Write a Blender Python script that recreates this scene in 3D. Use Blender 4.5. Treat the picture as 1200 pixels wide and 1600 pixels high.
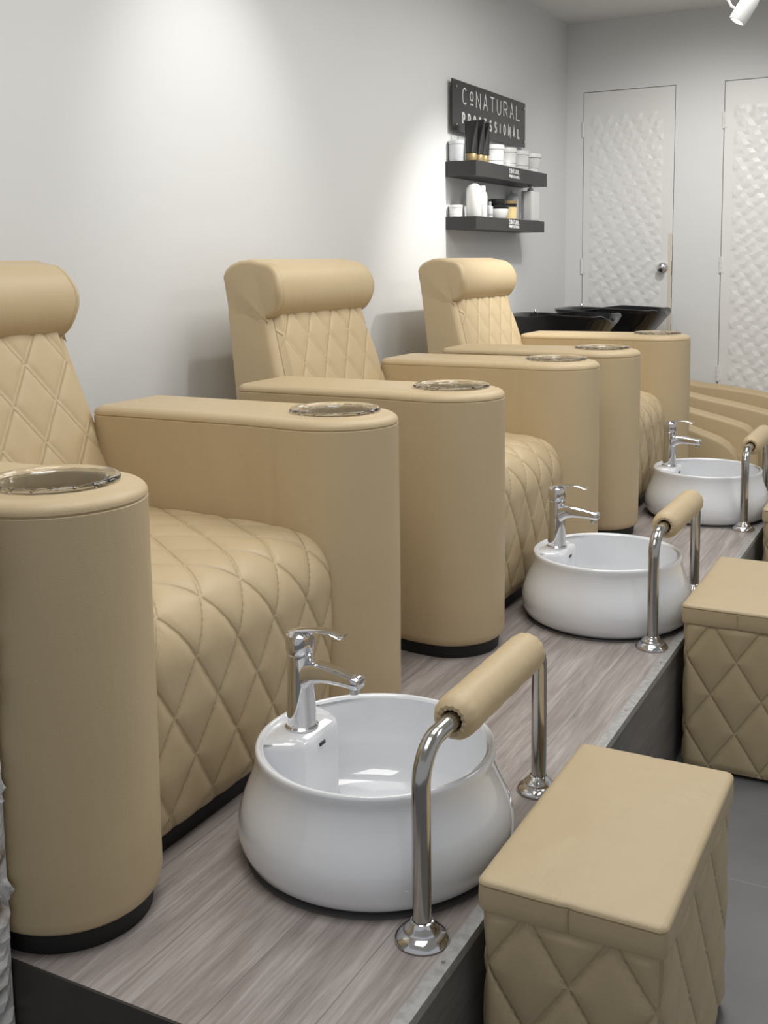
import bpy, bmesh, math, random
from math import sin, cos, pi, sqrt, radians, exp
from mathutils import Vector, Matrix
random.seed(7)
for o in list(bpy.data.objects):
    bpy.data.objects.remove(o, do_unlink=True)
scene = bpy.context.scene
COL = scene.collection
PZ = 0.35                      # height of the platform's top above the floor

# ------------------------------------------------------------------ camera
cam_data = bpy.data.cameras.new('camera')
cam = bpy.data.objects.new('camera', cam_data)
COL.objects.link(cam)
scene.camera = cam
YAW, PITCH, ROLL = radians(27.772), radians(7.015), radians(-0.682)
fwd = Vector((-sin(YAW)*cos(PITCH), cos(YAW)*cos(PITCH), -sin(PITCH)))
rgt = Vector((cos(YAW), sin(YAW), 0))
upv = rgt.cross(fwd)
r2 = rgt*cos(ROLL) + upv*sin(ROLL)
u2 = -rgt*sin(ROLL) + upv*cos(ROLL)
M = Matrix((r2, u2, -fwd)).transposed().to_4x4()
M.translation = Vector((0, 0, 1.10 + PZ))
cam.matrix_world = M
cam_data.sensor_fit = 'VERTICAL'
cam_data.sensor_height = 24.0
cam_data.lens = 1697.75/1600*24.0
cam_data.shift_x = 4.33/1600
cam_data.shift_y = -181.14/1600
cam_data.clip_start = 0.02

# ------------------------------------------------------------------ colour management, world, lights
scene.view_settings.view_transform = 'Standard'
scene.view_settings.look = 'None'
scene.view_settings.gamma = 1.0
scene.view_settings.use_curve_mapping = False
scene.view_settings.exposure = 0.0
world = bpy.data.worlds.new('world')
scene.world = world
world.use_nodes = True
world.node_tree.nodes['Background'].inputs[0].default_value = (0.95, 0.97, 1.0, 1)
world.node_tree.nodes['Background'].inputs[1].default_value = 0.42

def area(name, loc, size, power, rot=(0, 0, 0), col=(1, 0.985, 0.96), size_y=None):
    d = bpy.data.lights.new(name, 'AREA')
    d.energy = power; d.size = size; d.color = col
    if size_y:
        d.shape = 'RECTANGLE'; d.size_y = size_y
    o = bpy.data.objects.new(name, d); COL.objects.link(o)
    o.location = loc; o.rotation_euler = rot
    return o

def spot(name, loc, target, power, angle, blend=0.9, size=0.05, col=(1, 0.985, 0.955)):
    d = bpy.data.lights.new(name, 'SPOT')
    d.energy = power; d.spot_size = radians(angle); d.spot_blend = blend
    d.shadow_soft_size = size; d.color = col
    o = bpy.data.objects.new(name, d); COL.objects.link(o)
    o.location = loc
    o.rotation_euler = (Vector(target)-Vector(loc)).to_track_quat('-Z', 'Y').to_euler()
    return o

area('ceiling_light_a', (-0.80, 1.3, 2.90), 1.1, 25)
area('ceiling_light_b', (-0.80, 3.1, 2.90), 1.1, 25)
area('ceiling_light_c', (-0.90, 5.0, 2.90), 1.1, 23)
area('added_fill_d', (1.30, 4.2, 2.90), 1.2, 27)  # added fill light out of view, lifts the back wall and the whole room
spot('wall_washer_a', (-1.35, 2.95, 2.88), (-2.3, 3.12, 1.85), 34, 60, 1.0, 0.03)
spot('wall_washer_b', (-0.95, 5.05, 2.85), (-2.3, 5.15, 1.15), 145, 56, 0.9, 0.03)
spot('wall_washer_c', (-1.05, 5.6, 2.80), (-1.5, 7.0, 1.2), 62, 100, 1.0, 0.04)

# ------------------------------------------------------------------ materials
def new_mat(name):
    m = bpy.data.materials.new(name); m.use_nodes = True
    nt = m.node_tree
    return m, nt, nt.nodes['Principled BSDF']

def simple(name, col, rough=0.5, metal=0.0, **kw):
    m, nt, b = new_mat(name)
    b.inputs['Base Color'].default_value = (*col, 1)
    b.inputs['Roughness'].default_value = rough
    b.inputs['Metallic'].default_value = metal
    for k, v in kw.items():
        b.inputs[k.replace('_', ' ')].default_value = v
    return m

def N(nt, typ, **kw):
    n = nt.nodes.new(typ)
    for k, v in kw.items():
        setattr(n, k, v)
    return n

def leather_mat(name, col, grain=0.16, wrinkle=0.25, stitched=False):
    m, nt, b = new_mat(name)
    tc = N(nt, 'ShaderNodeTexCoord')
    vo = N(nt, 'ShaderNodeTexVoronoi'); vo.inputs['Scale'].default_value = 420
    no = N(nt, 'ShaderNodeTexNoise'); no.inputs['Scale'].default_value = 7; no.inputs['Detail'].default_value = 3
    n2 = N(nt, 'ShaderNodeTexNoise'); n2.inputs['Scale'].default_value = 5; n2.inputs['Detail'].default_value = 4
    mp = N(nt, 'ShaderNodeMapping'); mp.inputs['Scale'].default_value = (2.2, 2.2, 0.6)
    bw = N(nt, 'ShaderNodeBump'); bw.inputs['Strength'].default_value = wrinkle; bw.inputs['Distance'].default_value = 0.012
    bp = N(nt, 'ShaderNodeBump'); bp.inputs['Strength'].default_value = grain; bp.inputs['Distance'].default_value = 0.0012
    cr = N(nt, 'ShaderNodeMixRGB'); cr.inputs[1].default_value = (*col, 1)
    cr.inputs[2].default_value = (col[0]*0.93, col[1]*0.92, col[2]*0.89, 1)
    nt.links.new(tc.outputs['Object'], vo.inputs['Vector'])
    nt.links.new(tc.outputs['Object'], mp.inputs['Vector'])
    nt.links.new(mp.outputs[0], no.inputs['Vector'])
    nt.links.new(tc.outputs['Object'], n2.inputs['Vector'])
    nt.links.new(n2.outputs[0], cr.inputs[0])
    nt.links.new(no.outputs[0], bw.inputs['Height'])
    nt.links.new(vo.outputs[0], bp.inputs['Height'])
    nt.links.new(bw.outputs[0], bp.inputs['Normal'])
    if stitched:
        # stitched seams: the mesh carries lattice coordinates in its uv map
        uv = N(nt, 'ShaderNodeUVMap'); uv.uv_map = 'lattice'
        sp = N(nt, 'ShaderNodeSeparateXYZ'); nt.links.new(uv.outputs[0], sp.inputs[0])
        ds = []
        for i in (0, 1):
            pg = N(nt, 'ShaderNodeMath', operation='PINGPONG'); pg.inputs[1].default_value = 0.5
            nt.links.new(sp.outputs[i], pg.inputs[0]); ds.append(pg)
        mn = N(nt, 'ShaderNodeMath', operation='MINIMUM')
        nt.links.new(ds[0].outputs[0], mn.inputs[0]); nt.links.new(ds[1].outputs[0], mn.inputs[1])
        mr = N(nt, 'ShaderNodeMapRange', interpolation_type='SMOOTHSTEP'); mr.inputs[1].default_value = 0.0; mr.inputs[2].default_value = 0.060
        nt.links.new(mn.outputs[0], mr.inputs[0])
        bs = N(nt, 'ShaderNodeBump'); bs.inputs['Strength'].default_value = 0.9; bs.inputs['Distance'].default_value = 0.0029
        nt.links.new(mr.outputs[0], bs.inputs['Height']); nt.links.new(bs.outputs[0], bw.inputs['Normal'])
    nt.links.new(bp.outputs[0], b.inputs['Normal'])
    nt.links.new(cr.outputs[0], b.inputs['Base Color'])
    b.inputs['Roughness'].default_value = 0.46
    b.inputs['Specular IOR Level'].default_value = 0.42
    return m

LEATHER = leather_mat('cream_leather', (0.560, 0.443, 0.274))
LEATHER2 = leather_mat('tan_leather', (0.50, 0.385, 0.225))
OTTO = leather_mat('ottoman_leather', (0.51, 0.41, 0.258))
QUILT = leather_mat('quilted_cream_leather', (0.560, 0.443, 0.274), stitched=True)
OQUILT = leather_mat('quilted_ottoman_leather', (0.51, 0.41, 0.258), stitched=True)
SEAM = simple('seam_thread', (0.42, 0.32, 0.18), 0.6)
BLACK = simple('black_base', (0.006, 0.006, 0.006), 0.6)
CERAMIC = simple('white_ceramic', (0.80, 0.82, 0.85), 0.07, 0, Coat_Weight=0.6, Coat_Roughness=0.03)
CHROME = simple('chrome', (0.72, 0.72, 0.73), 0.08, 1.0)
STEEL = simple('polished_steel', (0.50, 0.49, 0.47), 0.16, 1.0)
DARKSLOT = simple('dark_slot', (0.03, 0.03, 0.028), 0.5)
ACRYL = simple('clear_acrylic', (0.97, 0.96, 0.93), 0.04, 0, Transmission_Weight=1.0, IOR=1.45)
BOWLBLACK = simple('glossy_black_bowl', (0.008, 0.008, 0.009), 0.16)
SIGNBLACK = simple('black_acrylic', (0.022, 0.021, 0.021), 0.22)
SHELFBLACK = simple('black_shelf', (0.028, 0.026, 0.026), 0.45)
WHITEPL = simple('white_plastic', (0.78, 0.78, 0.76), 0.35)
GREYPL = simple('grey_print', (0.32, 0.32, 0.32), 0.5)
FROST = simple('frosted_plastic', (0.62, 0.64, 0.66), 0.35)
TUBEBLK = simple('black_tube', (0.012, 0.012, 0.012), 0.3)
GOLD = simple('gold_plastic', (0.30, 0.22, 0.10), 0.45, 0.3)
AMBER = simple('amber_label', (0.40, 0.24, 0.08), 0.5)
LETTER = simple('white_lettering', (0.80, 0.80, 0.80), 0.5)
LETTERDIM = simple('grey_lettering', (0.16, 0.15, 0.14), 0.5)
DOORWHITE = simple('door_paint', (0.74, 0.735, 0.72), 0.42)
GAP = simple('door_gap', (0.10, 0.095, 0.085), 0.8)
BARE = simple('bare_wood_edge', (0.66, 0.60, 0.50), 0.6)
LAMPWHITE = simple('white_lamp_metal', (0.7, 0.7, 0.68), 0.35)
BASESHADE = simple('base_shadow_grey', (0.10, 0.10, 0.10), 0.6)  # dark tone standing in for the shadow under the basins

def paint_mat(name, col, var=0.03):
    m, nt, b = new_mat(name)
    tc = N(nt, 'ShaderNodeTexCoord')
    n1 = N(nt, 'ShaderNodeTexNoise'); n1.inputs['Scale'].default_value = 1.6; n1.inputs['Detail'].default_value = 6
    n2 = N(nt, 'ShaderNodeTexNoise'); n2.inputs['Scale'].default_value = 9; n2.inputs['Detail'].default_value = 8
    mx = N(nt, 'ShaderNodeMixRGB'); mx.inputs[1].default_value = (*[c*(1-var) for c in col], 1); mx.inputs[2].default_value = (*col, 1)
    bp = N(nt, 'ShaderNodeBump'); bp.inputs['Strength'].default_value = 0.12; bp.inputs['Distance'].default_value = 0.008
    nt.links.new(tc.outputs['Object'], n1.inputs['Vector']); nt.links.new(tc.outputs['Object'], n2.inputs['Vector'])
    nt.links.new(n1.outputs[0], mx.inputs[0]); nt.links.new(n2.outputs[0], bp.inputs['Height'])
    nt.links.new(mx.outputs[0], b.inputs['Base Color']); nt.links.new(bp.outputs[0], b.inputs['Normal'])
    b.inputs['Roughness'].default_value = 0.55
    b.inputs['Specular IOR Level'].default_value = 0.3
    return m
WALL = paint_mat('wall_paint', (0.72, 0.725, 0.72))
CEIL = paint_mat('ceiling_paint', (0.80, 0.795, 0.78))

def wood_mat(name, c1, c2, c3, along='Y', plank=0.155, rough=0.42, seam=0.55):
    m, nt, b = new_mat(name)
    tc = N(nt, 'ShaderNodeTexCoord')
    sep = N(nt, 'ShaderNodeSeparateXYZ')
    nt.links.new(tc.outputs['Object'], sep.inputs[0])
    across = {'Y': 0, 'X': 1, 'Z': 1}[along]
    if along == 'F': across = 2
    # plank index -> offset and tone
    dv = N(nt, 'ShaderNodeMath', operation='DIVIDE'); dv.inputs[1].default_value = plank
    nt.links.new(sep.outputs[across], dv.inputs[0])
    fl = N(nt, 'ShaderNodeMath', operation='FLOOR'); nt.links.new(dv.outputs[0], fl.inputs[0])
    fr = N(nt, 'ShaderNodeMath', operation='FRACT'); nt.links.new(dv.outputs[0], fr.inputs[0])
    wn = N(nt, 'ShaderNodeTexWhiteNoise', noise_dimensions='1D'); nt.links.new(fl.outputs[0], wn.inputs['W'])
    mul = N(nt, 'ShaderNodeMath', operation='MULTIPLY'); mul.inputs[1].default_value = 7.0
    nt.links.new(wn.outputs[0], mul.inputs[0])
    cb = N(nt, 'ShaderNodeCombineXYZ')
    for i in range(3):
        if i == across:
            nt.links.new(sep.outputs[i], cb.inputs[i])
        else:
            ad = N(nt, 'ShaderNodeMath', operation='ADD')
            nt.links.new(sep.outputs[i], ad.inputs[0]); nt.links.new(mul.outputs[0], ad.inputs[1])
            nt.links.new(ad.outputs[0], cb.inputs[i])
    def stretched(a, l, det, dist):
        mp = N(nt, 'ShaderNodeMapping')
        s = [l, l, l]; s[across] = a
        if along == 'Y': s[2] = a
        mp.inputs['Scale'].default_value = s
        nt.links.new(cb.outputs[0], mp.inputs[0])
        no = N(nt, 'ShaderNodeTexNoise'); no.inputs['Scale'].default_value = 1.0
        no.inputs['Detail'].default_value = det; no.inputs['Roughness'].default_value = 0.65
        no.inputs['Distortion'].default_value = dist
        nt.links.new(mp.outputs[0], no.inputs['Vector'])
        return no
    fine = stretched(150, 5, 5, 0.3)
    broad = stretched(16, 1.6, 4, 0.8)
    r1 = N(nt, 'ShaderNodeValToRGB')
    r1.color_ramp.elements[0].position = 0.32; r1.color_ramp.elements[0].color = (*c1, 1)
    r1.color_ramp.elements[1].position = 0.68; r1.color_ramp.elements[1].color = (*c3, 1)
    e = r1.color_ramp.elements.new(0.5); e.color = (*c2, 1)
    mixf = N(nt, 'ShaderNodeMath', operation='ADD')
    h1 = N(nt, 'ShaderNodeMath', operation='MULTIPLY'); h1.inputs[1].default_value = 0.42
    h2 = N(nt, 'ShaderNodeMath', operation='MULTIPLY'); h2.inputs[1].default_value = 0.58
    nt.links.new(fine.outputs[0], h1.inputs[0]); nt.links.new(broad.outputs[0], h2.inputs[0])
    nt.links.new(h1.outputs[0], mixf.inputs[0]); nt.links.new(h2.outputs[0], mixf.inputs[1])
    nt.links.new(mixf.outputs[0], r1.inputs[0])
    # thin dark seam
    lt = N(nt, 'ShaderNodeMath', operation='LESS_THAN'); lt.inputs[1].default_value = 0.011
    nt.links.new(fr.outputs[0], lt.inputs[0])
    ms = N(nt, 'ShaderNodeMath', operation='MULTIPLY'); ms.inputs[1].default_value = seam
    nt.links.new(lt.outputs[0], ms.inputs[0])
    mx = N(nt, 'ShaderNodeMixRGB'); mx.inputs[2].default_value = (c1[0]*0.4, c1[1]*0.4, c1[2]*0.4, 1)
    nt.links.new(ms.outputs[0], mx.inputs[0]); nt.links.new(r1.outputs[0], mx.inputs[1])
    nt.links.new(mx.outputs[0], b.inputs['Base Color'])
    bp = N(nt, 'ShaderNodeBump'); bp.inputs['Strength'].default_value = 0.15; bp.inputs['Distance'].default_value = 0.002
    nt.links.new(fine.outputs[0], bp.inputs['Height']); nt.links.new(bp.outputs[0], b.inputs['Normal'])
    b.inputs['Roughness'].default_value = rough
    return m
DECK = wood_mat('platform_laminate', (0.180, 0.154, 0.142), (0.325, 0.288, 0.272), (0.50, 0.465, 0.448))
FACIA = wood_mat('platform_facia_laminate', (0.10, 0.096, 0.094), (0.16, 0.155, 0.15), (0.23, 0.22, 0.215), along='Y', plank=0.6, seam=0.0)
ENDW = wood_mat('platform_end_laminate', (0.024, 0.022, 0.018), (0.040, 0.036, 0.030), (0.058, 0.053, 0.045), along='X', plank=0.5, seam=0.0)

def alu_mat():
    m, nt, b = new_mat('aluminium_edge')
    tc = N(nt, 'ShaderNodeTexCoord')
    no = N(nt, 'ShaderNodeTexNoise'); no.inputs['Scale'].default_value = 60; no.inputs['Detail'].default_value = 4
    r = N(nt, 'ShaderNodeValToRGB')
    r.color_ramp.elements[0].position = 0.35; r.color_ramp.elements[0].color = (0.34, 0.34, 0.335, 1)
    r.color_ramp.elements[1].position = 0.6; r.color_ramp.elements[1].color = (0.44, 0.44, 0.435, 1)
    nt.links.new(tc.outputs['Object'], no.inputs[0]); nt.links.new(no.outputs[0], r.inputs[0])
    nt.links.new(r.outputs[0], b.inputs['Base Color'])
    b.inputs['Metallic'].default_value = 0.35; b.inputs['Roughness'].default_value = 0.45
    return m
ALU = alu_mat()

def floor_mat():
    m, nt, b = new_mat('grey_floor_tile')
    tc = N(nt, 'ShaderNodeTexCoord')
    br = N(nt, 'ShaderNodeTexBrick')
    br.offset = 0.0
    br.inputs['Scale'].default_value = 1.0
    br.inputs['Color1'].default_value = (0.165, 0.168, 0.172, 1); br.inputs['Color2'].default_value = (0.175, 0.176, 0.18, 1)
    br.inputs['Mortar'].default_value = (0.23, 0.23, 0.23, 1)
    br.inputs['Mortar Size'].default_value = 0.0025; br.inputs['Brick Width'].default_value = 0.6; br.inputs['Row Height'].default_value = 0.6
    mp = N(nt, 'ShaderNodeMapping'); mp.inputs['Location'].default_value = (0.12, -0.1, 0)
    no = N(nt, 'ShaderNodeTexNoise'); no.inputs['Scale'].default_value = 3; no.inputs['Detail'].default_value = 8
    mx = N(nt, 'ShaderNodeMixRGB', blend_type='MULTIPLY'); mx.inputs[0].default_value = 0.5
    nt.links.new(tc.outputs['Object'], mp.inputs[0]); nt.links.new(mp.outputs[0], br.inputs['Vector'])
    nt.links.new(tc.outputs['Object'], no.inputs[0])
    nt.links.new(br.outputs[0], mx.inputs[1]); nt.links.new(no.outputs[0], mx.inputs[2])
    ml = N(nt, 'ShaderNodeMixRGB', blend_type='ADD'); ml.inputs[0].default_value = 1.0; ml.inputs[2].default_value = (0.02, 0.02, 0.021, 1)
    nt.links.new(mx.outputs[0], ml.inputs[1])
    nt.links.new(ml.outputs[0], b.inputs['Base Color'])
    b.inputs['Roughness'].default_value = 0.38
    return m
FLOOR = floor_mat()

def stone_mat():
    m, nt, b = new_mat('split_face_stone')
    tc = N(nt, 'ShaderNodeTexCoord')
    no = N(nt, 'ShaderNodeTexNoise'); no.inputs['Scale'].default_value = 14; no.inputs['Detail'].default_value = 8
    r = N(nt, 'ShaderNodeValToRGB')
    r.color_ramp.elements[0].position = 0.33; r.color_ramp.elements[0].color = (0.20, 0.14, 0.09, 1)
    r.color_ramp.elements[1].position = 0.45; r.color_ramp.elements[1].color = (0.62, 0.62, 0.61, 1)
    nt.links.new(tc.outputs['Object'], no.inputs[0]); nt.links.new(no.outputs[0], r.inputs[0])
    nt.links.new(r.outputs[0], b.inputs['Base Color'])
    b.inputs['Roughness'].default_value = 0.85
    return m
STONE = stone_mat()
def emis(name, col, s):
    m, nt, b = new_mat(name)
    b.inputs['Base Color'].default_value = (*col, 1)
    b.inputs['Emission Color'].default_value = (*col, 1)
    b.inputs['Emission Strength'].default_value = s
    return m
LENS = emis('lit_lamp_lens', (1, 0.98, 0.95), 6.0)

# ------------------------------------------------------------------ mesh helpers
def obj(name, data, mat, parent=None, loc=None, smooth=True, sharp=38, uv=None):
    """data = (verts, faces) -> one mesh object"""
    verts, faces = data
    me = bpy.data.meshes.new(name)
    me.from_pydata([tuple(v) for v in verts], [], faces)
    me.update()
    if uv:
        ul = me.uv_layers.new(name='lattice')
        for lp_ in me.loops:
            ul.data[lp_.index].uv = uv[lp_.vertex_index] if lp_.vertex_index < len(uv) else (0.25, 0.25)
    bm = bmesh.new(); bm.from_mesh(me)
    bmesh.ops.recalc_face_normals(bm, faces=bm.faces)
    if smooth:
        for f in bm.faces: f.smooth = True
        a = radians(sharp)
        for e in bm.edges:
            if len(e.link_faces) == 2 and e.calc_face_angle(0) > a:
                e.smooth = False
    bm.to_mesh(me); bm.free()
    me.materials.append(mat)
    o = bpy.data.objects.new(name, me); COL.objects.link(o)
    if parent is not None: o.parent = parent
    if loc is not None: o.location = loc
    return o

def merge(*ds):
    V, F = [], []
    for v, f in ds:
        k = len(V); V += list(v); F += [tuple(i+k for i in q) for q in f]
    return V, F

def xf(data, fn):
    return [fn(Vector(v)) for v in data[0]], data[1]

def move(data, d):
    d = Vector(d)
    return xf(data, lambda v: v+d)

def thing(name, label, cat, loc=(0, 0, 0), rotz=0, group=None):
    o = bpy.data.objects.new(name, None); COL.objects.link(o)
    o.location = loc; o.rotation_euler = (0, 0, rotz)
    o.empty_display_size = 0.05
    return tag(o, label, cat, group)

def tag(o, label, cat, group=None):
    o['label'] = label; o['category'] = cat
    if group: o['group'] = group
    return o

def struct(o):
    o['kind'] = 'structure'
    return o

def copy_tree(root, loc, label, parent=None):
    c = root.copy(); COL.objects.link(c)
    if parent is None:
        c.location = loc; c['label'] = label
    else:
        c.parent = parent
    for ch in list(root.children):
        copy_tree(ch, None, None, c)
    return c

def loft(rings, closed=True, cap0=False, cap1=False):
    V = [v for r in rings for v in r]; n = len(rings[0]); F = []
    for i in range(len(rings)-1):
        for j in range(n if closed else n-1):
            k = (j+1) % n
            F.append((i*n+j, i*n+k, (i+1)*n+k, (i+1)*n+j))
    if cap0: F.append(tuple(range(n-1, -1, -1)))
    if cap1: F.append(tuple((len(rings)-1)*n+j for j in range(n)))
    return V, F

def lathe(prof, seg=48, cap0=False, cap1=False, c=(0, 0)):
    rings = [[Vector((c[0]+r*cos(2*pi*j/seg), c[1]+r*sin(2*pi*j/seg), z)) for j in range(seg)] for r, z in prof]
    return loft(rings, True, cap0, cap1)

def box(x0, x1, y0, y1, z0, z1, b=0.0):
    if b <= 0:
        V = [Vector((x, y, z)) for x in (x0, x1) for y in (y0, y1) for z in (z0, z1)]
        F = [(0, 1, 3, 2), (4, 6, 7, 5), (0, 4, 5, 1), (2, 3, 7, 6), (0, 2, 6, 4), (1, 5, 7, 3)]
        return V, F
    return rblock(x0, x1, y0, y1, z0, z1, b, b)

def rrect(x0, x1, y0, y1, r, n=6, sub=0):
    """rounded rectangle outline, counter-clockwise; sub extra points on the sides"""
    P = []
    cs = [((x1-r, y1-r), 0), ((x0+r, y1-r), 90), ((x0+r, y0+r), 180), ((x1-r, y0+r), 270)]
    for (cx, cy), a0 in cs:
        for i in range(n+1):
            a = radians(a0+90*i/n)
            P.append(Vector((cx+r*cos(a), cy+r*sin(a))))
    if sub:
        Q = []
        for i, p in enumerate(P):
            q = P[(i+1) % len(P)]
            Q.append(p)
            L = (q-p).length
            k = int(L/sub)
            for t in range(1, k):
                Q.append(p.lerp(q, t/k))
        P = Q
    return P

def onorm(P):
    n = len(P); R = []
    for i in range(n):
        t = (P[(i+1) % n]-P[i-1]).normalized()
        R.append(Vector((t.y, -t.x)))
    return R

def inset_prism(P, prof, cap0=True, cap1=True):
    """P ccw outline; prof list of (inset, z)"""
    Nn = onorm(P)
    rings = [[Vector((p.x-n.x*d, p.y-n.y*d, z)) for p, n in zip(P, Nn)] for d, z in prof]
    return loft(rings, True, cap0, cap1)

def rblock(x0, x1, y0, y1, z0, z1, rc, re, n=5, bottom=None):
    rb = re if bottom is None else bottom
    prof = []
    for i in range(n+1):
        a = pi/2*i/n
        prof.append((rb*(1-sin(a)), z0+rb*(1-cos(a))))
    for i in range(n+1):
        a = pi/2*i/n
        prof.append((re*(1-cos(a)), z1-re*(1-sin(a))))
    return inset_prism(rrect(x0, x1, y0, y1, max(rc, 0.0005), n), prof)

def tube(path, r, seg=16, caps=True, rfun=None):
    path = [Vector(p) for p in path]
    rings = []
    prev = None
    for i, p in enumerate(path):
        t = (path[min(i+1, len(path)-1)]-path[max(i-1, 0)]).normalized()
        if prev is None:
            a = Vector((0, 0, 1)) if abs(t.z) < 0.9 else Vector((1, 0, 0))
            u = t.cross(a).normalized()
        else:
            u = (prev-t*prev.dot(t)).normalized()
        prev = u
        w = t.cross(u)
        rr = rfun(i/(len(path)-1)) if rfun else r
        rings.append([p+(u*cos(2*pi*j/seg)+w*sin(2*pi*j/seg))*rr for j in range(seg)])
    return loft(rings, True, caps, caps)

def arc(c, r, a0, a1, n, fn):
    return [fn(c[0]+r*cos(radians(a0+(a1-a0)*i/n)), c[1]+r*sin(radians(a0+(a1-a0)*i/n))) for i in range(n+1)]

def smoothstep(a, b, x):
    t = min(1, max(0, (x-a)/(b-a))); return t*t*(3-2*t)

# quilting: height above the seams on a lattice of diamonds
def quilt(u, v, du, dv, A, w=1.0):
    a = v/dv+u/du; b = v/dv-u/du
    m = 1/sqrt(1/du**2+1/dv**2)
    d = min(abs(a-round(a)), abs(b-round(b)))*m
    t = min(1, d/(0.5*m)); q = min(1, d/0.014)
    return A*(0.55*(1-(1-q)**2.2)+0.45*(1-(1-t)**2.0))

def resample(P, step):
    """polyline of Vectors -> evenly spaced points + arc length"""
    L = [0]
    for i in range(1, len(P)): L.append(L[-1]+(P[i]-P[i-1]).length)
    n = max(2, int(round(L[-1]/step)))
    out = []; k = 0
    for i in range(n+1):
        s = L[-1]*i/n
        while k < len(L)-2 and L[k+1] < s: k += 1
        t = (s-L[k])/max(1e-9, L[k+1]-L[k])
        out.append((P[k].lerp(P[k+1], t), s))
    return out, L[-1]

# ------------------------------------------------------------------ structure
XW, YB, ZC = -2.30, 7.016, PZ+2.615
PX = -0.655
def wall_slab(name, data, mat, **k): return struct(obj(name, data, mat, smooth=False, **k))
wall_slab('floor', box(-2.45, 2.6, -1.2, YB+0.15, -0.08, 0.0), FLOOR)
wall_slab('wall_left', box(XW-0.12, XW, 1.10, YB+0.12, 0, ZC), WALL)
D1 = (-2.182, -1.597); D2 = (-1.294, -0.55); DT = PZ+2.172
wall_slab('wall_back', merge(box(XW, D1[0]-.004, YB, YB+.12, 0, ZC), box(D1[1]+.004, D2[0]-.004, YB, YB+.12, 0, ZC),
                             box(D2[1]+.004, 2.6, YB, YB+.12, 0, ZC), box(D1[0]-.004, D1[1]+.004, YB, YB+.12, DT+.004, ZC),
                             box(D2[0]-.004, D2[1]+.004, YB, YB+.12, DT+.004, ZC)), WALL)
wall_slab('ceiling', box(XW-0.12, 2.6, -1.2, YB+0.12, ZC, ZC+0.08), CEIL)

def make_door(name, x0, x1, inset_l, inset_r, knob):
    y = YB+0.002
    d = struct(obj(name, box(x0, x1, y, y+0.035, 0.01, DT), DOORWHITE, smooth=False))
    g = obj('door_reveal', box(x0-.004, x1+.004, y+0.037, y+0.05, 0.0, DT+.004), GAP, d, smooth=False)
    # relief panel: a lattice of triangular facets with raised stars
    px0, px1, pz0, pz1 = x0+inset_l, x1-inset_r, PZ-0.2, PZ+2.03
    s = 0.031; hgt = s*sqrt(3)/2
    rows = int((pz1-pz0)/hgt); cols = int((px1-px0)/s)
    rnd = random.Random(3)
    V, F = [], []
    for r in range(rows+1):
        for c in range(cols+2):
            off = -0.5*s if r % 2 else 0
            xx = px0+c*(px1-px0)/cols+off
            xx = min(px1, max(px0, xx))
            edge = r in (0, rows) or xx <= px0+1e-6 or xx >= px1-1e-6
            k = (c + (r//2) + (1 if r % 2 else 0)) % 3
            h = 0.0 if edge else (0.0058 if k == 0 else rnd.uniform(-0.0005, 0.0028))
            if not edge:
                xx += rnd.uniform(-.006, .006)
            V.append(Vector((xx, y-0.0005-h, pz0+(pz1-pz0)*r/rows+(0 if edge else rnd.uniform(-.005, .005)))))
    n = cols+2
    for r in range(rows):
        for c in range(cols+1):
            a, b, cc, dd = r*n+c, r*n+c+1, (r+1)*n+c, (r+1)*n+c+1
            if r % 2: F += [(a, b, cc), (b, dd, cc)] if False else [(a, b, cc), (b, dd, cc)]
            else: F += [(a, b, dd), (a, dd, cc)]
    obj('relief_panel', (V, F), DOORWHITE, d, smooth=False)
    for z in (PZ+1.94, PZ+1.06, PZ+0.38):
        hd = merge(lathe([(0.007, -0.05), (0.007, 0.05)], 12, True, True), box(-0.002, 0.022, 0.004, 0.010, -0.045, 0.045))
        hd = merge(hd, lathe([(0.0085, -0.017), (0.0085, -0.013)], 12, True, True), lathe([(0.0085, 0.013), (0.0085, 0.017)], 12, True, True))
        obj('hinge', move(hd, (x0-0.004, y-0.007, z)), DOORWHITE, d)
    if knob:
        prof = [(0.0, 0.068), (0.016, 0.067), (0.026, 0.060), (0.029, 0.050), (0.026, 0.040), (0.014, 0.033), (0.011, 0.022), (0.013, 0.012), (0.030, 0.009), (0.033, 0.004), (0.033, 0.0)]
        kd = xf(lathe(prof, 28), lambda v: Vector((v.x, -v.z, v.y)))
        h = obj('door_knob', move(kd, (x1-0.055, y, PZ+1.046)), CHROME, d)
        kh = xf(lathe([(0.0, 0.0712), (0.006, 0.071), (0.0085, 0.0685), (0.0085, 0.067)], 16), lambda v: Vector((v.x, -v.z, v.y)))
        obj('lock_button', move(kh, (x1-0.055, y, PZ+1.046)), STEEL, h)
        lp = obj('latch_plate', box(x1-.0015, x1+.003, y-.004, y+.03, PZ+1.0, PZ+1.09), STEEL, d, smooth=False)
        lp2 = obj('bare_edge', box(x1-.026, x1-.001, y-.0012, y+.001, 0.1, PZ+1.26), BARE, d, smooth=False)
    return d
make_door('door_1', D1[0], D1[1], 0.045, 0.07, True)
make_door('door_2', D2[0], D2[1], 0.055, 0.07, False)

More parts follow.
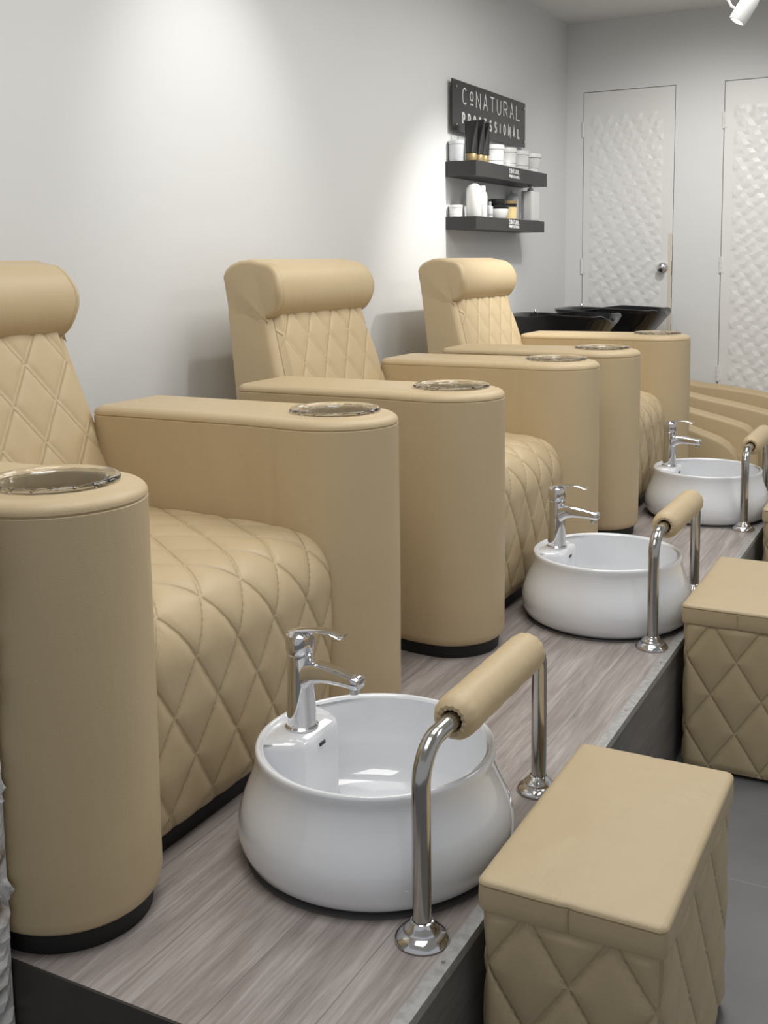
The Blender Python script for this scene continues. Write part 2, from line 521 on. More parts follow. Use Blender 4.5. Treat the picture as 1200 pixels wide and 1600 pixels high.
# platform
PE = 1.150; PF = 5.62
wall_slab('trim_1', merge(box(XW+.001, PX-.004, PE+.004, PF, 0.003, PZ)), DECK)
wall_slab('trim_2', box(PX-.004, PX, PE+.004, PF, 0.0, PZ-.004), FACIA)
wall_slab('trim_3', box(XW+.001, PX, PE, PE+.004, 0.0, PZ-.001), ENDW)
alu = merge(box(PX-.021, PX+.003, PE, PF, PZ, PZ+.0022), box(PX, PX+.003, PE, PF, PZ-.016, PZ))
tr = wall_slab('trim_4', alu, ALU)
sc = []
y = 1.45
while y < PF:
    sc.append(move(lathe([(0.0, 0.0006), (0.0035, 0.0006), (0.0035, 0.0)], 10), (PX-.010, y, PZ+.0023))); y += 0.36
obj('screw', merge(*sc), STEEL, tr)

# split-face stone pillar at the left, nearest the camera
def stone_wall():
    rnd = random.Random(11)
    parts = []
    z = 0.0
    while z < 1.15:
        h = rnd.uniform(0.035, 0.07)
        y0 = 0.93
        # front (+x) face blocks and +y face sliver
        while y0 < 1.14:
            w = min(rnd.uniform(0.06, 0.14), 1.147-y0)
            nx, nz = 6, 5
            V, F = [], []
            pr = rnd.uniform(0.0, 0.02)
            for a in range(nz+1):
                for b_ in range(nx+1):
                    e = (a in (0, nz)) or (b_ in (0, nx))
                    x = -1.283+(0 if e else pr+rnd.uniform(-.004, .010))
                    V.append(Vector((x, y0+w*b_/nx+(0 if e else rnd.uniform(-.004, .004)), z+h*a/nz)))
            for a in range(nz):
                for b_ in range(nx):
                    i = a*(nx+1)+b_
                    F.append((i, i+1, i+nx+2, i+nx+1))
            parts.append((V, F))
            y0 += w
        z += h
    parts.append(box(XW, -1.284, 0.93, 1.147, 0, 1.18))
    return merge(*parts)
struct(obj('wall_pillar', stone_wall(), STONE, smooth=False))

# ------------------------------------------------------------------ pedicure chair
AFX, AR, AW, AB, AH = -1.305, 0.155, 0.138, -1.955, 0.745
CUPX = -1.302
def arm_outline():
    P = []
    nf = 40
    # start at the front centre, counter-clockwise (towards +y)
    for i in range(-nf//2, nf//2+1):
        a = pi*i/nf
        P.append(Vector((AFX+AR*cos(a), AR*sin(a))))
    def wid(x):
        return AW+(AR-AW)*smoothstep(-1.50, AFX, x)
    xs = [AFX-0.012*k for k in range(1, int((AFX-AB-0.04)/0.012)+1)]
    for x in xs:
        g = 0.0030*exp(-((x+1.389)/0.005)**2)
        P.append(Vector((x, wid(x)-g)))
    for i in range(5):
        a = radians(90+90*i/4); P.append(Vector((AB+.037+.037*cos(a), AW-.037+.037*sin(a))))
    for k in range(1, 12): P.append(Vector((AB, (AW-.037)*(1-2*k/12))))
    for i in range(5):
        a = radians(180+90*i/4); P.append(Vector((AB+.037+.037*cos(a), -AW+.037+.037*sin(a))))
    for x in reversed(xs):
        g = 0.0030*exp(-((x+1.389)/0.005)**2)
        P.append(Vector((x, -wid(x)+g)))
    return P

def arm_mesh():
    P = arm_outline(); Nn = onorm(P)
    prof = [(0.020, 0.034), (0.010, 0.037), (0.003, 0.045), (0.0, 0.060), (0.0, 0.16), (-.001, 0.3), (-.001, 0.45), (0, 0.6), (0, 0.66), (0.0, 0.7185), (0.0026, 0.7205), (0.0026, 0.7215), (0.0002, 0.7235)]
    for i in range(1, 8):
        a = pi/2*i/8
        prof.append((0.028*(1-cos(a)), 0.7245+0.0195*sin(a)))
    prof.append((0.032, AH-.0012))
    rings = []
    for d, z in prof:
        rings.append([Vector((p.x-n.x*d, p.y-n.y*d, z)) for p, n in zip(P, Nn)])
    last = rings[-1]
    cc = Vector((CUPX, 0))
    dirs = [(Vector((v.x, v.y))-cc).normalized() for v in last]
    hole = lambda r, z: [Vector((cc.x+d.x*r, d.y*r, z)) for d in dirs]
    h0 = hole(0.099, AH+.001)
    for t in (0.1, 0.35, 0.7, 0.9):
        rings.append([a.lerp(b, t)+Vector((0, 0, 0.003*sin(pi*t))) for a, b in zip(last, h0)])
    rings.append(h0); rings.append(hole(0.097, AH-.004)); rings.append(hole(0.097, AH-.05))
    return loft(rings, True, True, True)

def seat_mesh():
    # side profile from the back of the seat over the front edge and down
    pts = [Vector((-1.93, 0.492))]
    pts += [Vector((-1.93+0.575*i/12, 0.492-0.006*(i/12)**2+0.006*sin(pi*i/12))) for i in range(1, 13)]
    cx, cz, r = -1.346, 0.374, 0.111
    for i in range(1, 13):
        a = radians(90-90*i/12)
        pts.append(Vector((cx+r*cos(a), cz+r*sin(a))))
    pts += [Vector((-1.236, 0.30)), Vector((-1.240, 0.16)), Vector((-1.250, 0.075)), Vector((-1.266, 0.038)), Vector((-1.31, 0.026))]
    sm, L = resample(pts, 0.0085)
    pos = [p for p, s in sm]; S = [s for p, s in sm]
    # arc length where z=.46 on the front gives a node
    s0 = None
    for i in range(len(pos)):
        if pos[i].x > -1.30 and pos[i].y < 0.455: s0 = S[i]; break
    hw = 0.338; nv = 80
    V = []; n = nv+1; UV = []
    for i, p in enumerate(pos):
        t = (pos[min(i+1, len(pos)-1)]-pos[max(0, i-1)]).normalized()
        nr = Vector((-t.y, t.x))
        if nr.dot(Vector((1, 1))) < 0 and i < len(pos)*0.8: nr = -nr
        if i >= len(pos)*0.8 and nr.x < 0: nr = -nr
        for j in range(n):
            v = -hw+2*hw*j/nv
            e = max(0, abs(v)-(hw-0.042))
            ins = 0.042-sqrt(max(0, 0.042**2-e*e))
            fade = smoothstep(0.03, 0.075, L-S[i])*smoothstep(0, .02, hw-abs(v))
            crown = 0.008*(1-(v/hw)**2)*smoothstep(0.1, 0.3, p.y)
            h = quilt(S[i]-s0, v, 0.192, 0.131, 0.0085)*fade+crown-ins
            q = p+nr*h
            V.append(Vector((q.x, v, q.y)))
            UV.append((v/0.131+(S[i]-s0)/0.192, v/0.131-(S[i]-s0)/0.192))
    F = []
    for i in range(len(pos)-1):
        for j in range(nv):
            F.append((i*n+j, i*n+j+1, (i+1)*n+j+1, (i+1)*n+j))
    # closing sides and rear
    a = len(V); m = len(pos)
    V += [Vector((-1.93, -hw+.03, 0.04)), Vector((-1.93, hw-.03, 0.04))]
    for i in range(m-1):
        F.append((i*n, (i+1)*n, a)); F.append(((i+1)*n+nv, i*n+nv, a+1))
    F.append(tuple([(m-1)*n+j for j in range(n)]+[a+1, a]))
    return (V, F), UV

def back_fx(z): return -1.870-(z-0.50)*0.305      # front face of the backrest
def back_bx(z): return -2.192+(1.07-z)*0.175       # rear face
def back_hw(z): return 0.376-(z-0.5)*0.130
def backrest_mesh():
    rings = []
    zs = [0.05+0.05*i for i in range(19)]
    for k, z in enumerate(zs):
        P = rrect(back_bx(z), back_fx(max(z, .3))-0.012, -back_hw(max(z, .35)), back_hw(max(z, .35)), 0.028, 6)
        xb, hb = back_bx(z), back_hw(max(z, .35))
        P = [Vector((xb+(p.x-xb)*0.2, math.copysign(hb-(hb-abs(p.y))*0.2, p.y))) if p.x < xb+0.0281 else p for p in P]
        rings.append([Vector((p.x, p.y, z)) for p in P])
    return loft(rings, True, True, True)

def panel_mesh():
    V = []; nz, ny = 62, 84; n = ny+1; UV = []
    z0, z1 = 0.47, 0.965
    for i in range(nz+1):
        z = z0+(z1-z0)*i/nz
        hw = back_hw(z)-0.030
        for j in range(n):
            v = -hw+2*hw*j/ny
            d = min(hw-abs(v), 0.03)
            rim = smoothstep(0, 0.022, hw-abs(v))
            h = -0.010+0.014*rim+quilt(z-0.865, v, 0.186, 0.139, 0.0080)*rim
            V.append(Vector((back_fx(z)+h, v, z+h*0.18)))
            UV.append((v/0.139+(z-0.865)/0.186, v/0.139-(z-0.865)/0.186))
    F = []
    for i in range(nz):
        for j in range(ny):
            F.append((i*n+j, i*n+j+1, (i+1)*n+j+1, (i+1)*n+j))
    return (V, F), UV

def headrest_mesh():
    # closed side profile in (x,z), counter-clockwise
    P = [Vector((-2.160, 0.903)), Vector((-2.10, 0.903)), Vector((-2.02, 0.912)), Vector((-2.010, 0.925))]
    for i in range(15):     # the roll
        a = radians(-80+i*12.2)
        P.append(Vector((-2.038+0.080*cos(a), 1.012+0.094*sin(a))))
    P += [Vector((-2.085, 1.116)), Vector((-2.125, 1.113)), Vector((-2.165, 1.098)), Vector((-2.187, 1.080)), Vector((-2.197, 1.058)), Vector((-2.190, 1.02)), Vector((-2.180, .96))]
    cl = P+[P[0]]
    sm, L = resample(cl, 0.010)
    P = [p for p, s in sm][:-1]
    Nn = onorm(P)
    def half(p):
        return 0.312+0.010*smoothstep(0.98, 0.90, p.y)+0.016*exp(-((p.y-1.02)/0.06)**2)*smoothstep(-2.10, -2.0, p.x)
    def ring(ins, dv, sgn):
        def w(p): return 1-smoothstep(-2.03, -2.07, p.x)*smoothstep(0.96, 0.91, p.y)
        return [Vector((p.x-n.x*ins*w(p), sgn*(half(p)-(dv if dv > 0.025 else dv*w(p))), p.y-n.y*ins*w(p))) for p, n in zip(P, Nn)]
    seq = [(0.017*(1-sin(pi/2*i/5)), 0.017*(1-cos(pi/2*i/5))) for i in range(6)]
    seq += [(0.0002, 0.0190), (0.0030, 0.0205), (0.0, 0.0225)]
    rings = [ring(ins, dv, -1) for ins, dv in seq]
    a0, b0 = ring(0, 0.03, -1), ring(0, 0.03, 1)
    for k in range(0, 13):
        t = k/12
        rings.append([a.lerp(b, t) for a, b in zip(a0, b0)])
    rings += [ring(ins, dv, 1) for ins, dv in reversed(seq)]
    return loft(rings, True, True, True)

def cup_mesh():
    prof = [(0.106, AH+.0015), (0.109, AH+.004), (0.1095, AH+.008), (0.107, AH+.0115), (0.102, AH+.0125), (0.098, AH+.010), (0.0945, AH+.004), (0.092, AH-.030), (0.070, AH-.033), (0.0, AH-.034)]
    prof2 = [(0.0, AH-.037), (0.072, AH-.036), (0.0945, AH-.034), (0.0955, AH-.002), (0.099, AH+.0015)]
    seg = 96
    rings = []
    for k, (r, z) in enumerate(prof+prof2):
        rg = []
        for j in range(seg):
            rr = r
            if 5 < k < 8 and j % 6 in (0,): rr = r-0.0035
            rg.append(Vector((rr*cos(2*pi*j/seg), rr*sin(2*pi*j/seg), z)))
        rings.append(rg)
    return loft(rings, True, False, False)

chair = thing('pedicure_chair', '', 'chair', (0, 1.77, PZ), 0, 'pedicure armchairs in a row on the platform')
arm_data = arm_mesh(); cup_data = cup_mesh()
ring_data = inset_prism(arm_outline(), [(0.030, 0.0), (0.018, 0.0), (0.014, 0.037), (0.030, 0.037)])
for s in (-1, 1):
    a = obj('armrest', arm_data, LEATHER, chair, loc=(0, 0.463*s, 0))
    obj('plinth', ring_data, BLACK, a)
    obj('cup_holder', cup_data, ACRYL, a, loc=(CUPX, 0, 0), sharp=50)
sd_, su_ = seat_mesh(); pd_, pu_ = panel_mesh()
seat = obj('seat', sd_, QUILT, chair, sharp=60, uv=su_)
base = obj('base', box(-1.98, -1.274, -0.335, 0.335, 0.0, 0.045), BLACK, chair, smooth=False)
back = obj('backrest', backrest_mesh(), LEATHER, chair)
obj('quilted_panel', pd_, QUILT, back, sharp=60, uv=pu_)
hr = obj('headrest', headrest_mesh(), LEATHER, chair, sharp=60)
chair['label'] = 'cream quilted pedicure armchair nearest the viewer, its backrest cut by the left edge'
copy_tree(chair, (0.052, 3.262, PZ), 'cream quilted pedicure armchair in the middle of the row of three')
copy_tree(chair, (0.062, 4.722, PZ), 'cream quilted pedicure armchair furthest away, under the black shelves and sign')

# ------------------------------------------------------------------ foot basin
def basin_mesh():
    seg = 96
    outer = [(0.0, 0.003), (0.218, 0.003), (0.236, 0.006), (0.250, 0.018), (0.259, 0.038), (0.262, 0.058), (0.260, 0.078), (0.254, 0.100), (0.246, 0.120), (0.2375, 0.140), (0.2305, 0.160), (0.2265, 0.178), (0.2255, 0.190), (0.2265, 0.200), (0.225, 0.2055), (0.2205, 0.2075), (0.2155, 0.2055), (0.213, 0.200)]
    inner = [(0.210, 0.188), (0.207, 0.155), (0.203, 0.11), (0.195, 0.070), (0.175, 0.048), (0.12, 0.038), (0.05, 0.034), (0.0, 0.033)]
    def deck(th):       # 1 on the side of the tap
        d = abs((th-pi+pi) % (2*pi)-pi)
        d = abs(((th-pi)+pi) % (2*pi)-pi)
        return smoothstep(0.62, 0.30, d)
    rings = []
    for r, z in outer:
        rings.append([Vector((r*cos(2*pi*j/seg), r*sin(2*pi*j/seg), z)) for j in range(seg)])
    DX = -0.118      # the inner face of the tap deck
    def lim(x, y, z, soft=0.0):
        # keep inside the bowl but never beyond the deck's face (a bulging bar)
        w = smoothstep(0.125, 0.060, abs(y))
        xl = DX-0.085*(1-w)
        return max(x, xl) if x < 0 else x
    rings_in = []
    for r, z in [(0.2105, 0.202)]+inner:
        rg = []
        for j in range(seg):
            x, y = r*cos(2*pi*j/seg), r*sin(2*pi*j/seg)
            zz = z
            if z > 0.2:
                pass
            else:
                x = lim(x, y, z)
            if r < 0.13: x = max(x, DX*r/0.13) if x < 0 else x
            rg.append(Vector((x, y, zz)))
        rings_in.append(rg)
    # deck top: ring at the deck height following the limited shape
    top1 = [Vector((lim(0.2105*cos(2*pi*j/seg), 0.2105*sin(2*pi*j/seg), 0)-0.006*(1 if cos(2*pi*j/seg) < -0.6 else 0), 0.2105*sin(2*pi*j/seg), 0.1995)) for j in range(seg)]
    rings += [rings_in[0], top1]+rings_in[1:]
    return loft(rings, True, False, False)

BX, BY = -0.928, 1.722
def make_faucet_parts(parent, x, y, z):
    def obj(n, d, m, p):
        return globals()['obj'](n, xf(d, lambda v: Vector((v.x*(1.25 if abs(v.x) < 0.03 else 1.05+0.0060/abs(v.x)), v.y*1.33, v.z*1.17))), m, p)
    # body, slightly tapering, with a foot ring
    body = lathe([(0.0, 0.0), (0.026, 0.0), (0.026, 0.004), (0.0225, 0.007), (0.0225, 0.02), (0.0205, 0.08), (0.0195, 0.118), (0.0205, 0.122), (0.0205, 0.128), (0.019, 0.1300), (0.0, 0.1300)], 32)
    b = obj('tap_body', move(body, (x, y, z)), CHROME, parent)
    # spout: flattened bar sweeping out of the body towards the bowl
    rings = []
    path = [(-0.004, 0.082, 0.020, 0.030), (0.012, 0.092, 0.0175, 0.024), (0.026, 0.100, 0.015, 0.018), (0.045, 0.1015, 0.0135, 0.0150), (0.075, 0.0995, 0.013, 0.0125), (0.102, 0.0965, 0.0135, 0.0105), (0.115, 0.0955, 0.0145, 0.011), (0.121, 0.095, 0.013, 0.009), (0.123, 0.0945, 0.010, 0.006)]
    for px, pz, hy, hz in path:
        rings.append([Vector((px, hy*math.copysign(abs(cos(a))**0.55, cos(a)), pz+hz*math.copysign(abs(sin(a))**0.55, sin(a)))) for a in [2*pi*k/24 for k in range(24)]])
    sp = obj('spout', move(loft(rings, True, True, True), (x, y, z)), CHROME, b)
    obj('aerator', move(lathe([(0.0, 0.076), (0.0085, 0.076), (0.009, 0.078), (0.009, 0.090)], 20), (x+0.108, y, z)), STEEL, b)
    # gusset under the spout
    g = []
    for px, pz0, pz1, hy in [(0.008, 0.02, 0.09, 0.010), (0.020, 0.030, 0.092, 0.010), (0.026, 0.055, 0.094, 0.009), (0.034, 0.075, 0.096, 0.008), (0.048, 0.088, 0.096, 0.006)]:
        g.append([Vector((px, -hy, pz0)), Vector((px, hy, pz0)), Vector((px, hy, pz1)), Vector((px, -hy, pz1))])
    # cartridge cap and lever
    cap = lathe([(0.0, 0.0), (0.0205, 0.0), (0.022, 0.003), (0.0225, 0.018), (0.021, 0.030), (0.015, 0.036), (0.0, 0.038)], 32)
    lv = obj('lever', move(cap, (x, y, z+0.131)), CHROME, parent)
    bl = []
    for px, pz, hy, hz in [(-0.016, 0.163, 0.012, 0.003), (0.0, 0.168, 0.0135, 0.004), (0.02, 0.171, 0.0125, 0.0035), (0.045, 0.173, 0.011, 0.0028), (0.065, 0.171, 0.0105, 0.0025), (0.078, 0.167, 0.010, 0.0025), (0.084, 0.166, 0.009, 0.003), (0.090, 0.170, 0.007, 0.002)]:
        bl.append([Vector((px, hy*cos(a), pz+hz*sin(a))) for a in [2*pi*k/20 for k in range(20)]])
    obj('lever_blade', move(loft(bl, True, True, True), (x, y, z)), CHROME, lv)

basin = thing('foot_basin', 'white round ceramic foot basin nearest the viewer, beside the chair front', 'basin', (BX, BY, PZ), 0, 'round ceramic foot basins along the platform')
bowl = obj('bowl', basin_mesh(), CERAMIC, basin, sharp=75)
obj('base_shadow_disc', lathe([(0.0, 0.0005), (0.247, 0.0005), (0.247, 0.003), (0.225, 0.004), (0.0, 0.004)], 64), BASESHADE, basin)  # dark disc drawn as the shadow line under the basin
slot = xf(rblock(-0.0012, 0.0012, -0.010, 0.010, -0.0035, 0.0035, 0.001, 0.001), lambda v: v)
obj('overflow_slot', move(slot, (-0.1165, 0.0, 0.176)), DARKSLOT, bowl)
obj('drain', lathe([(0.0, 0.0365), (0.012, 0.0365), (0.018, 0.0355), (0.022, 0.0335)], 24), CHROME, basin)
tap = thing('mixer_tap', 'chrome single-lever tap on the nearest foot basin', 'tap', (BX-0.163, BY, PZ+0.2005), 0, 'chrome mixer taps on the foot basins')
make_faucet_parts(tap, 0, 0, 0)
for k, (lb, lt) in enumerate([('white round ceramic foot basin in the middle of the three', 'chrome single-lever tap on the middle foot basin'),
                              ('white round ceramic foot basin furthest away, beside the last chair', 'chrome single-lever tap on the furthest foot basin')]):
    bx, by = ((-0.914, 3.224), (-0.908, 4.735))[k]
    copy_tree(basin, (bx, by, PZ), lb)
    copy_tree(tap, (bx-0.163, by, PZ+0.2005), lt)

# ------------------------------------------------------------------ foot rest rail
def rail_path():
    zt, rb, L = 0.326, 0.062, 0.565
    P = [Vector((0, 0, 0.004+(zt-rb-0.004)*i/8)) for i in range(9)]
    P += [Vector((0, rb-rb*cos(radians(a)), zt-rb+rb*sin(radians(a)))) for a in range(8, 91, 8)]
    P += [Vector((0, rb, zt))]
    P += [Vector((0, rb+(L-2*rb)*i/10, zt)) for i in range(1, 11)]
    P += [Vector((0, L-rb+rb*sin(radians(a)), zt-rb+rb*cos(radians(a)))) for a in range(8, 91, 8)]
    P += [Vector((0, L, zt-rb-(zt-rb-0.004)*i/8)) for i in range(1, 9)]
    out = [P[0]]
    for p in P[1:]:
        if (p-out[-1]).length > 1e-4: out.append(p)
    return out
def roll_mesh():
    seg = 64; y0, y1, zt = 0.122, 0.500, 0.326
    prof = [(0.0175, 0.004), (0.020, -0.003), (0.027, -0.004), (0.034, 0.002), (0.0385, 0.012), (0.040, 0.025)]
    rings = []
    def ring(r, yy, w):
        return [Vector(((r+w*0.0007*sin(14*2*pi*j/seg))*cos(2*pi*j/seg), yy+w*0.0007*sin(14*2*pi*j/seg), zt+(r+w*0.0007*sin(14*2*pi*j/seg))*sin(2*pi*j/seg))) for j in range(seg)]
    for k, (r, d) in enumerate(prof): rings.append(ring(r, y0+d, [0.3, 1, 1.2, 1, .6, .15][k]))
    for i in range(1, 14): rings.append(ring(0.040+0.0006*sin(i*1.7), y0+0.025+(y1-y0-0.05)*i/14, 0.0))
    for k, (r, d) in reversed(list(enumerate(prof))): rings.append(ring(r, y1-d, [0.3, 1, 1.2, 1, .6, .15][k]))
    return loft(rings, True, False, False)
rail = thing('footrest_rail', 'chrome footrest rail with tan padded roll over the nearest basin', 'footrest', (-0.722, 1.492, PZ), 0, 'padded footrest rails over the foot basins')
tb = obj('tube', tube(rail_path(), 0.0158, 24), STEEL, rail)
fl = lathe([(0.0, 0.0), (0.045, 0.0), (0.046, 0.003), (0.0445, 0.007), (0.037, 0.013), (0.031, 0.016), (0.031, 0.019), (0.029, 0.022), (0.024, 0.026), (0.021, 0.030), (0.019, 0.0335), (0.0165, 0.0345)], 40)
for yy in (0, 0.565):
    obj('floor_flange', move(fl, (0, yy, 0.0005)), CHROME, rail)
obj('padded_roll', roll_mesh(), LEATHER, rail)
for k, lb in enumerate(['chrome footrest rail with tan padded roll over the middle basin', 'chrome footrest rail with tan padded roll over the furthest basin']):
    copy_tree(rail, (-0.717, (3.002, 4.518)[k], PZ), lb)

# ------------------------------------------------------------------ ottomans
OX, OY, OH = 0.300, 0.555, PZ+0.120
def otto_body():
    P = rrect(-OX/2+.004, OX/2-.004, -OY/2+.004, OY/2-.004, 0.018, 4, 0.009)
    Nn = onorm(P); n = len(P)
    L = [0]
    for i in range(1, n): L.append(L[-1]+(P[i]-P[i-1]).length)
    rings = []; UV = []
    zt = OH-0.048
    nz = 52
    for i in range(nz+1):
        z = 0.012+(zt-0.012)*i/nz
        rg = []
        for p, nn, s in zip(P, Nn, L):
            # coordinate along each face, measured from the face's centre
            v = p.x if abs(nn.y) > 0.7 else p.y
            dv = 0.1375
            f = smoothstep(0, .02, z-0.012)*smoothstep(0, .015, zt-z)
            edge = min(OX/2-abs(p.x), OY/2-abs(p.y)) if False else 1
            ec = (OX/2-abs(p.x)) if abs(nn.y) > 0.7 else (OY/2-abs(p.y))
            f *= smoothstep(0.004, 0.03, ec)
            h = quilt(z-(PZ-0.027), v, 0.200, dv, 0.0090)*f-0.004
            rg.append(Vector((p.x+nn.x*h, p.y+nn.y*h, z)))
            UV.append((v/dv+(z-(PZ-0.027))/0.2, v/dv-(z-(PZ-0.027))/0.2))
        rings.append(rg)
    return loft(rings, True, True, True), UV
def otto_lid():
    P = rrect(-OX/2-.002, OX/2+.002, -OY/2-.002, OY/2+.002, 0.016, 6, 0.012)
    P = [Vector((p.x-math.copysign(0.0022*exp(-(p.y/0.004)**2), p.x), p.y-math.copysign(0.0022*exp(-(p.x/0.004)**2) if abs(p.y) > OY/2-.01 else 0, p.y))) for p in P]
    z0 = OH-0.052
    prof = [(0.006, z0), (0.001, z0+.001), (0.0, z0+.004), (-.0008, z0+.02), (0.0, OH-.0115), (0.0025, OH-.010), (0.0025, OH-.0092), (-.0005, OH-.0078), (0.0005, OH-.0045), (0.004, OH-.001), (0.010, OH)]
    V, F = inset_prism(P, prof, True, False)
    F = [f for f in F if len(f) <= 4] + [tuple(range(len(P)-1, -1, -1))]
    n = len(P); last = V[-n:]
    rings = [last]
    for t in (0.96, 0.9, 0.8, 0.65, 0.45, 0.2, 0.02):
        rings.append([Vector((v.x*t, v.y*t, OH+0.006*(1-t*t))) for v in last])
    return merge((V, F), loft(rings, True, False, True))
otto = thing('ottoman', 'tan quilted pedicure stool nearest the viewer, bottom right, beside the nearest basin', 'ottoman', (-0.482, 1.788, 0), 0, 'quilted box stools along the platform edge')
ob_, ou_ = otto_body()
obj('quilted_body', ob_, OQUILT, otto, sharp=60, uv=ou_)
lid = obj('padded_lid', otto_lid(), OTTO, otto)
for sy in (-1, 1): obj('seam', box(-0.0008, 0.0008, sy*(OY/2+.0017)-.0012, sy*(OY/2+.0017)+.0012, OH-0.050, OH-0.010), SEAM, lid, smooth=False)
for sx in (-1, 1):
    for sy in (-1, 1):
        obj('foot', move(lathe([(0.0, 0.0), (0.014, 0.0), (0.016, 0.012), (0.0, 0.012)], 16), (sx*0.115, sy*0.24, 0)), BLACK, otto)
o2 = copy_tree(otto, (-0.487, 3.290, 0), 'tan quilted pedicure stool at the right edge, middle one of the three')
o2.scale.z = 1.035
copy_tree(otto, (-0.478, 4.680, 0), 'tan quilted pedicure stool furthest away, a sliver at the right edge by the last basin')

# ------------------------------------------------------------------ shampoo units behind the last chair
def shampoo_arm(path, w):
    """padded arm: a slab whose top follows path (x,z), rounded"""
    pts, L = resample([Vector(p) for p in path], 0.03)
    rings = []
    for p, s in pts:
        rg = []
        for k in range(9):
            a = pi*k/8
            rg.append(Vector((p.x, w/2*cos(a), p.y-0.03+0.03*sin(a))))
        rg.append(Vector((p.x, -w/2, 0.05))); rg.append(Vector((p.x, w/2, 0.05)))
        rings.append(rg)
    return loft(rings, True, True, True)
def curve(ctrl, n=8):
    # Catmull-Rom
    P = [Vector(c) for c in ctrl]; P = [P[0]*2-P[1]]+P+[P[-1]*2-P[-2]]
    out = []
    for i in range(1, len(P)-2):
        for k in range(n):
            t = k/n
            out.append(0.5*((2*P[i])+(P[i+1]-P[i-1])*t+(2*P[i-1]-5*P[i]+4*P[i+1]-P[i+2])*t*t+(3*P[i]-P[i-1]-3*P[i+1]+P[i+2])*t**3))
    out.append(P[-2]); return out

def shampoo_bowl(rim_len, wid):
    """bowl in local coords: x from 0 (rear) to rim_len (neck side)"""
    rings = []
    n = 44
    def outline(sc, z, sx=0.0):
        rg = []
        for k in range(n):
            a = 2*pi*k/n
            cx = math.copysign(abs(cos(a))**0.48, cos(a)); cy = math.copysign(abs(sin(a))**0.48, sin(a))
            x = rim_len/2+rim_len/2*cx*sc+sx
            flare = 1.0+0.12*smoothstep(0.5, 1.0, cx)
            y_ = wid/2*cy*sc*flare
            # the rear third of the rim lies lower (tap deck), the neck corners lift
            dz = -0.022*smoothstep(0.42, 0.30, x/rim_len)-0.03*(x/rim_len)+0.012*smoothstep(.8, 1, cx)*abs(cy)
            neck = -0.035*smoothstep(0.9, 1.0, cx)*(1-abs(cy))
            rg.append(Vector((x, y_, z+dz+neck)))
        return rg
    rings.append(outline(0.30, -0.235, -0.05)); rings.append(outline(0.55, -0.215, -0.05)); rings.append(outline(0.74, -0.15, -0.035)); rings.append(outline(0.88, -0.075, -0.015))
    rings.append(outline(0.965, -0.022)); rings.append(outline(1.0, -0.010)); rings.append(outline(1.0, 0.0)); rings.append(outline(0.965, 0.004))
    rings.append(outline(0.90, -0.006)); rings.append(outline(0.82, -0.07)); rings.append(outline(0.66, -0.135, -.02)); rings.append(outline(0.3, -0.165, -.03))
    return loft(rings, True, True, True)

def make_shampoo(name_label, y0, y1, near, far, bowl_x, bowl_z, bowl_len, bowl_lab):
    t = thing('shampoo_chair', name_label, 'chair', (0, (y0+y1)/2, 0), 0)
    w = 0.10; h = (y1-y0)/2
    obj('armrest', move(shampoo_arm(curve(near), w), (0, -h, 0)), LEATHER2, t)
    obj('armrest', move(shampoo_arm(curve(far), w), (0, h, 0)), LEATHER2, t)
    fx = min(near[-1][0], far[-1][0])
    # seat cushion with a rounded front, and a leaning back
    sp = curve([(-1.75, PZ+0.06), (-1.45, PZ+0.055), (fx-0.12, PZ+0.05), (fx-0.03, PZ+0.02), (fx, PZ-0.06), (fx, 0.08)])
    rings = []
    for p in sp:
        rings.append([Vector((p.x, -h+.05, p.y-.01)), Vector((p.x, -h+.08, p.y)), Vector((p.x, h-.08, p.y)), Vector((p.x, h-.05, p.y-.01)), Vector((p.x-.1, h-.05, max(0.05, p.y-.12))), Vector((p.x-.1, -h+.05, max(0.05, p.y-.12)))])
    obj('seat', loft(rings, True, True, True), LEATHER2, t)
    bp = []
    for k in range(9):
        z = PZ+0.02+0.42*k/8; xc = -1.70-0.14*k/8
        bp.append([Vector((p.x, p.y, z)) for p in rrect(xc-0.07, xc+0.06, -h+.055, h-.055, 0.04, 4)])
    obj('backrest', loft(bp, True, True, True), LEATHER2, t)
    obj('base', box(-1.85, fx-.12, -h+.03, h-.03, 0.0, 0.06), BLACK, t, smooth=False)
    b = thing('shampoo_bowl', bowl_lab, 'basin', (bowl_x, (y0+y1)/2, PZ+bowl_z), 0)
    bb = obj('bowl', shampoo_bowl(bowl_len, 0.46), BOWLBLACK, b, sharp=50)
    tp = lathe([(0.0, 0.0), (0.022, 0.0), (0.022, 0.006), (0.016, 0.012), (0.014, 0.022), (0.0, 0.024)], 20)
    obj('tap', move(tp, (0.12, 0.06, -0.020)), CHROME, b)
    obj('pedestal', lathe([(0.0, 0.0), (0.10, 0.0), (0.10, 0.05), (0.08, 0.12), (0.075, 0.30), (0.09, PZ+bowl_z-0.235), (0.0, PZ+bowl_z-0.235)], 28), BOWLBLACK, b, loc=(bowl_len*0.20, 0, -PZ-bowl_z))
    return t
make_shampoo('low tan shampoo chair with curved arms, just behind the last pedicure chair', 5.83, 6.16,
             [(-1.75, PZ+0.40), (-1.45, PZ+0.315), (-1.19, PZ+0.215), (-1.04, PZ+0.16), (-0.97, PZ+0.09), (-0.945, PZ-0.02), (-0.945, 0.06)],
             [(-1.75, PZ+0.42), (-1.45, PZ+0.32), (-1.29, PZ+0.275), (-1.006, PZ+0.205), (-0.93, PZ+0.15), (-0.905, PZ+0.05), (-0.905, 0.06)],
             -2.285, 0.815, 0.615, 'black glossy shampoo bowl half hidden behind the last pedicure chair')
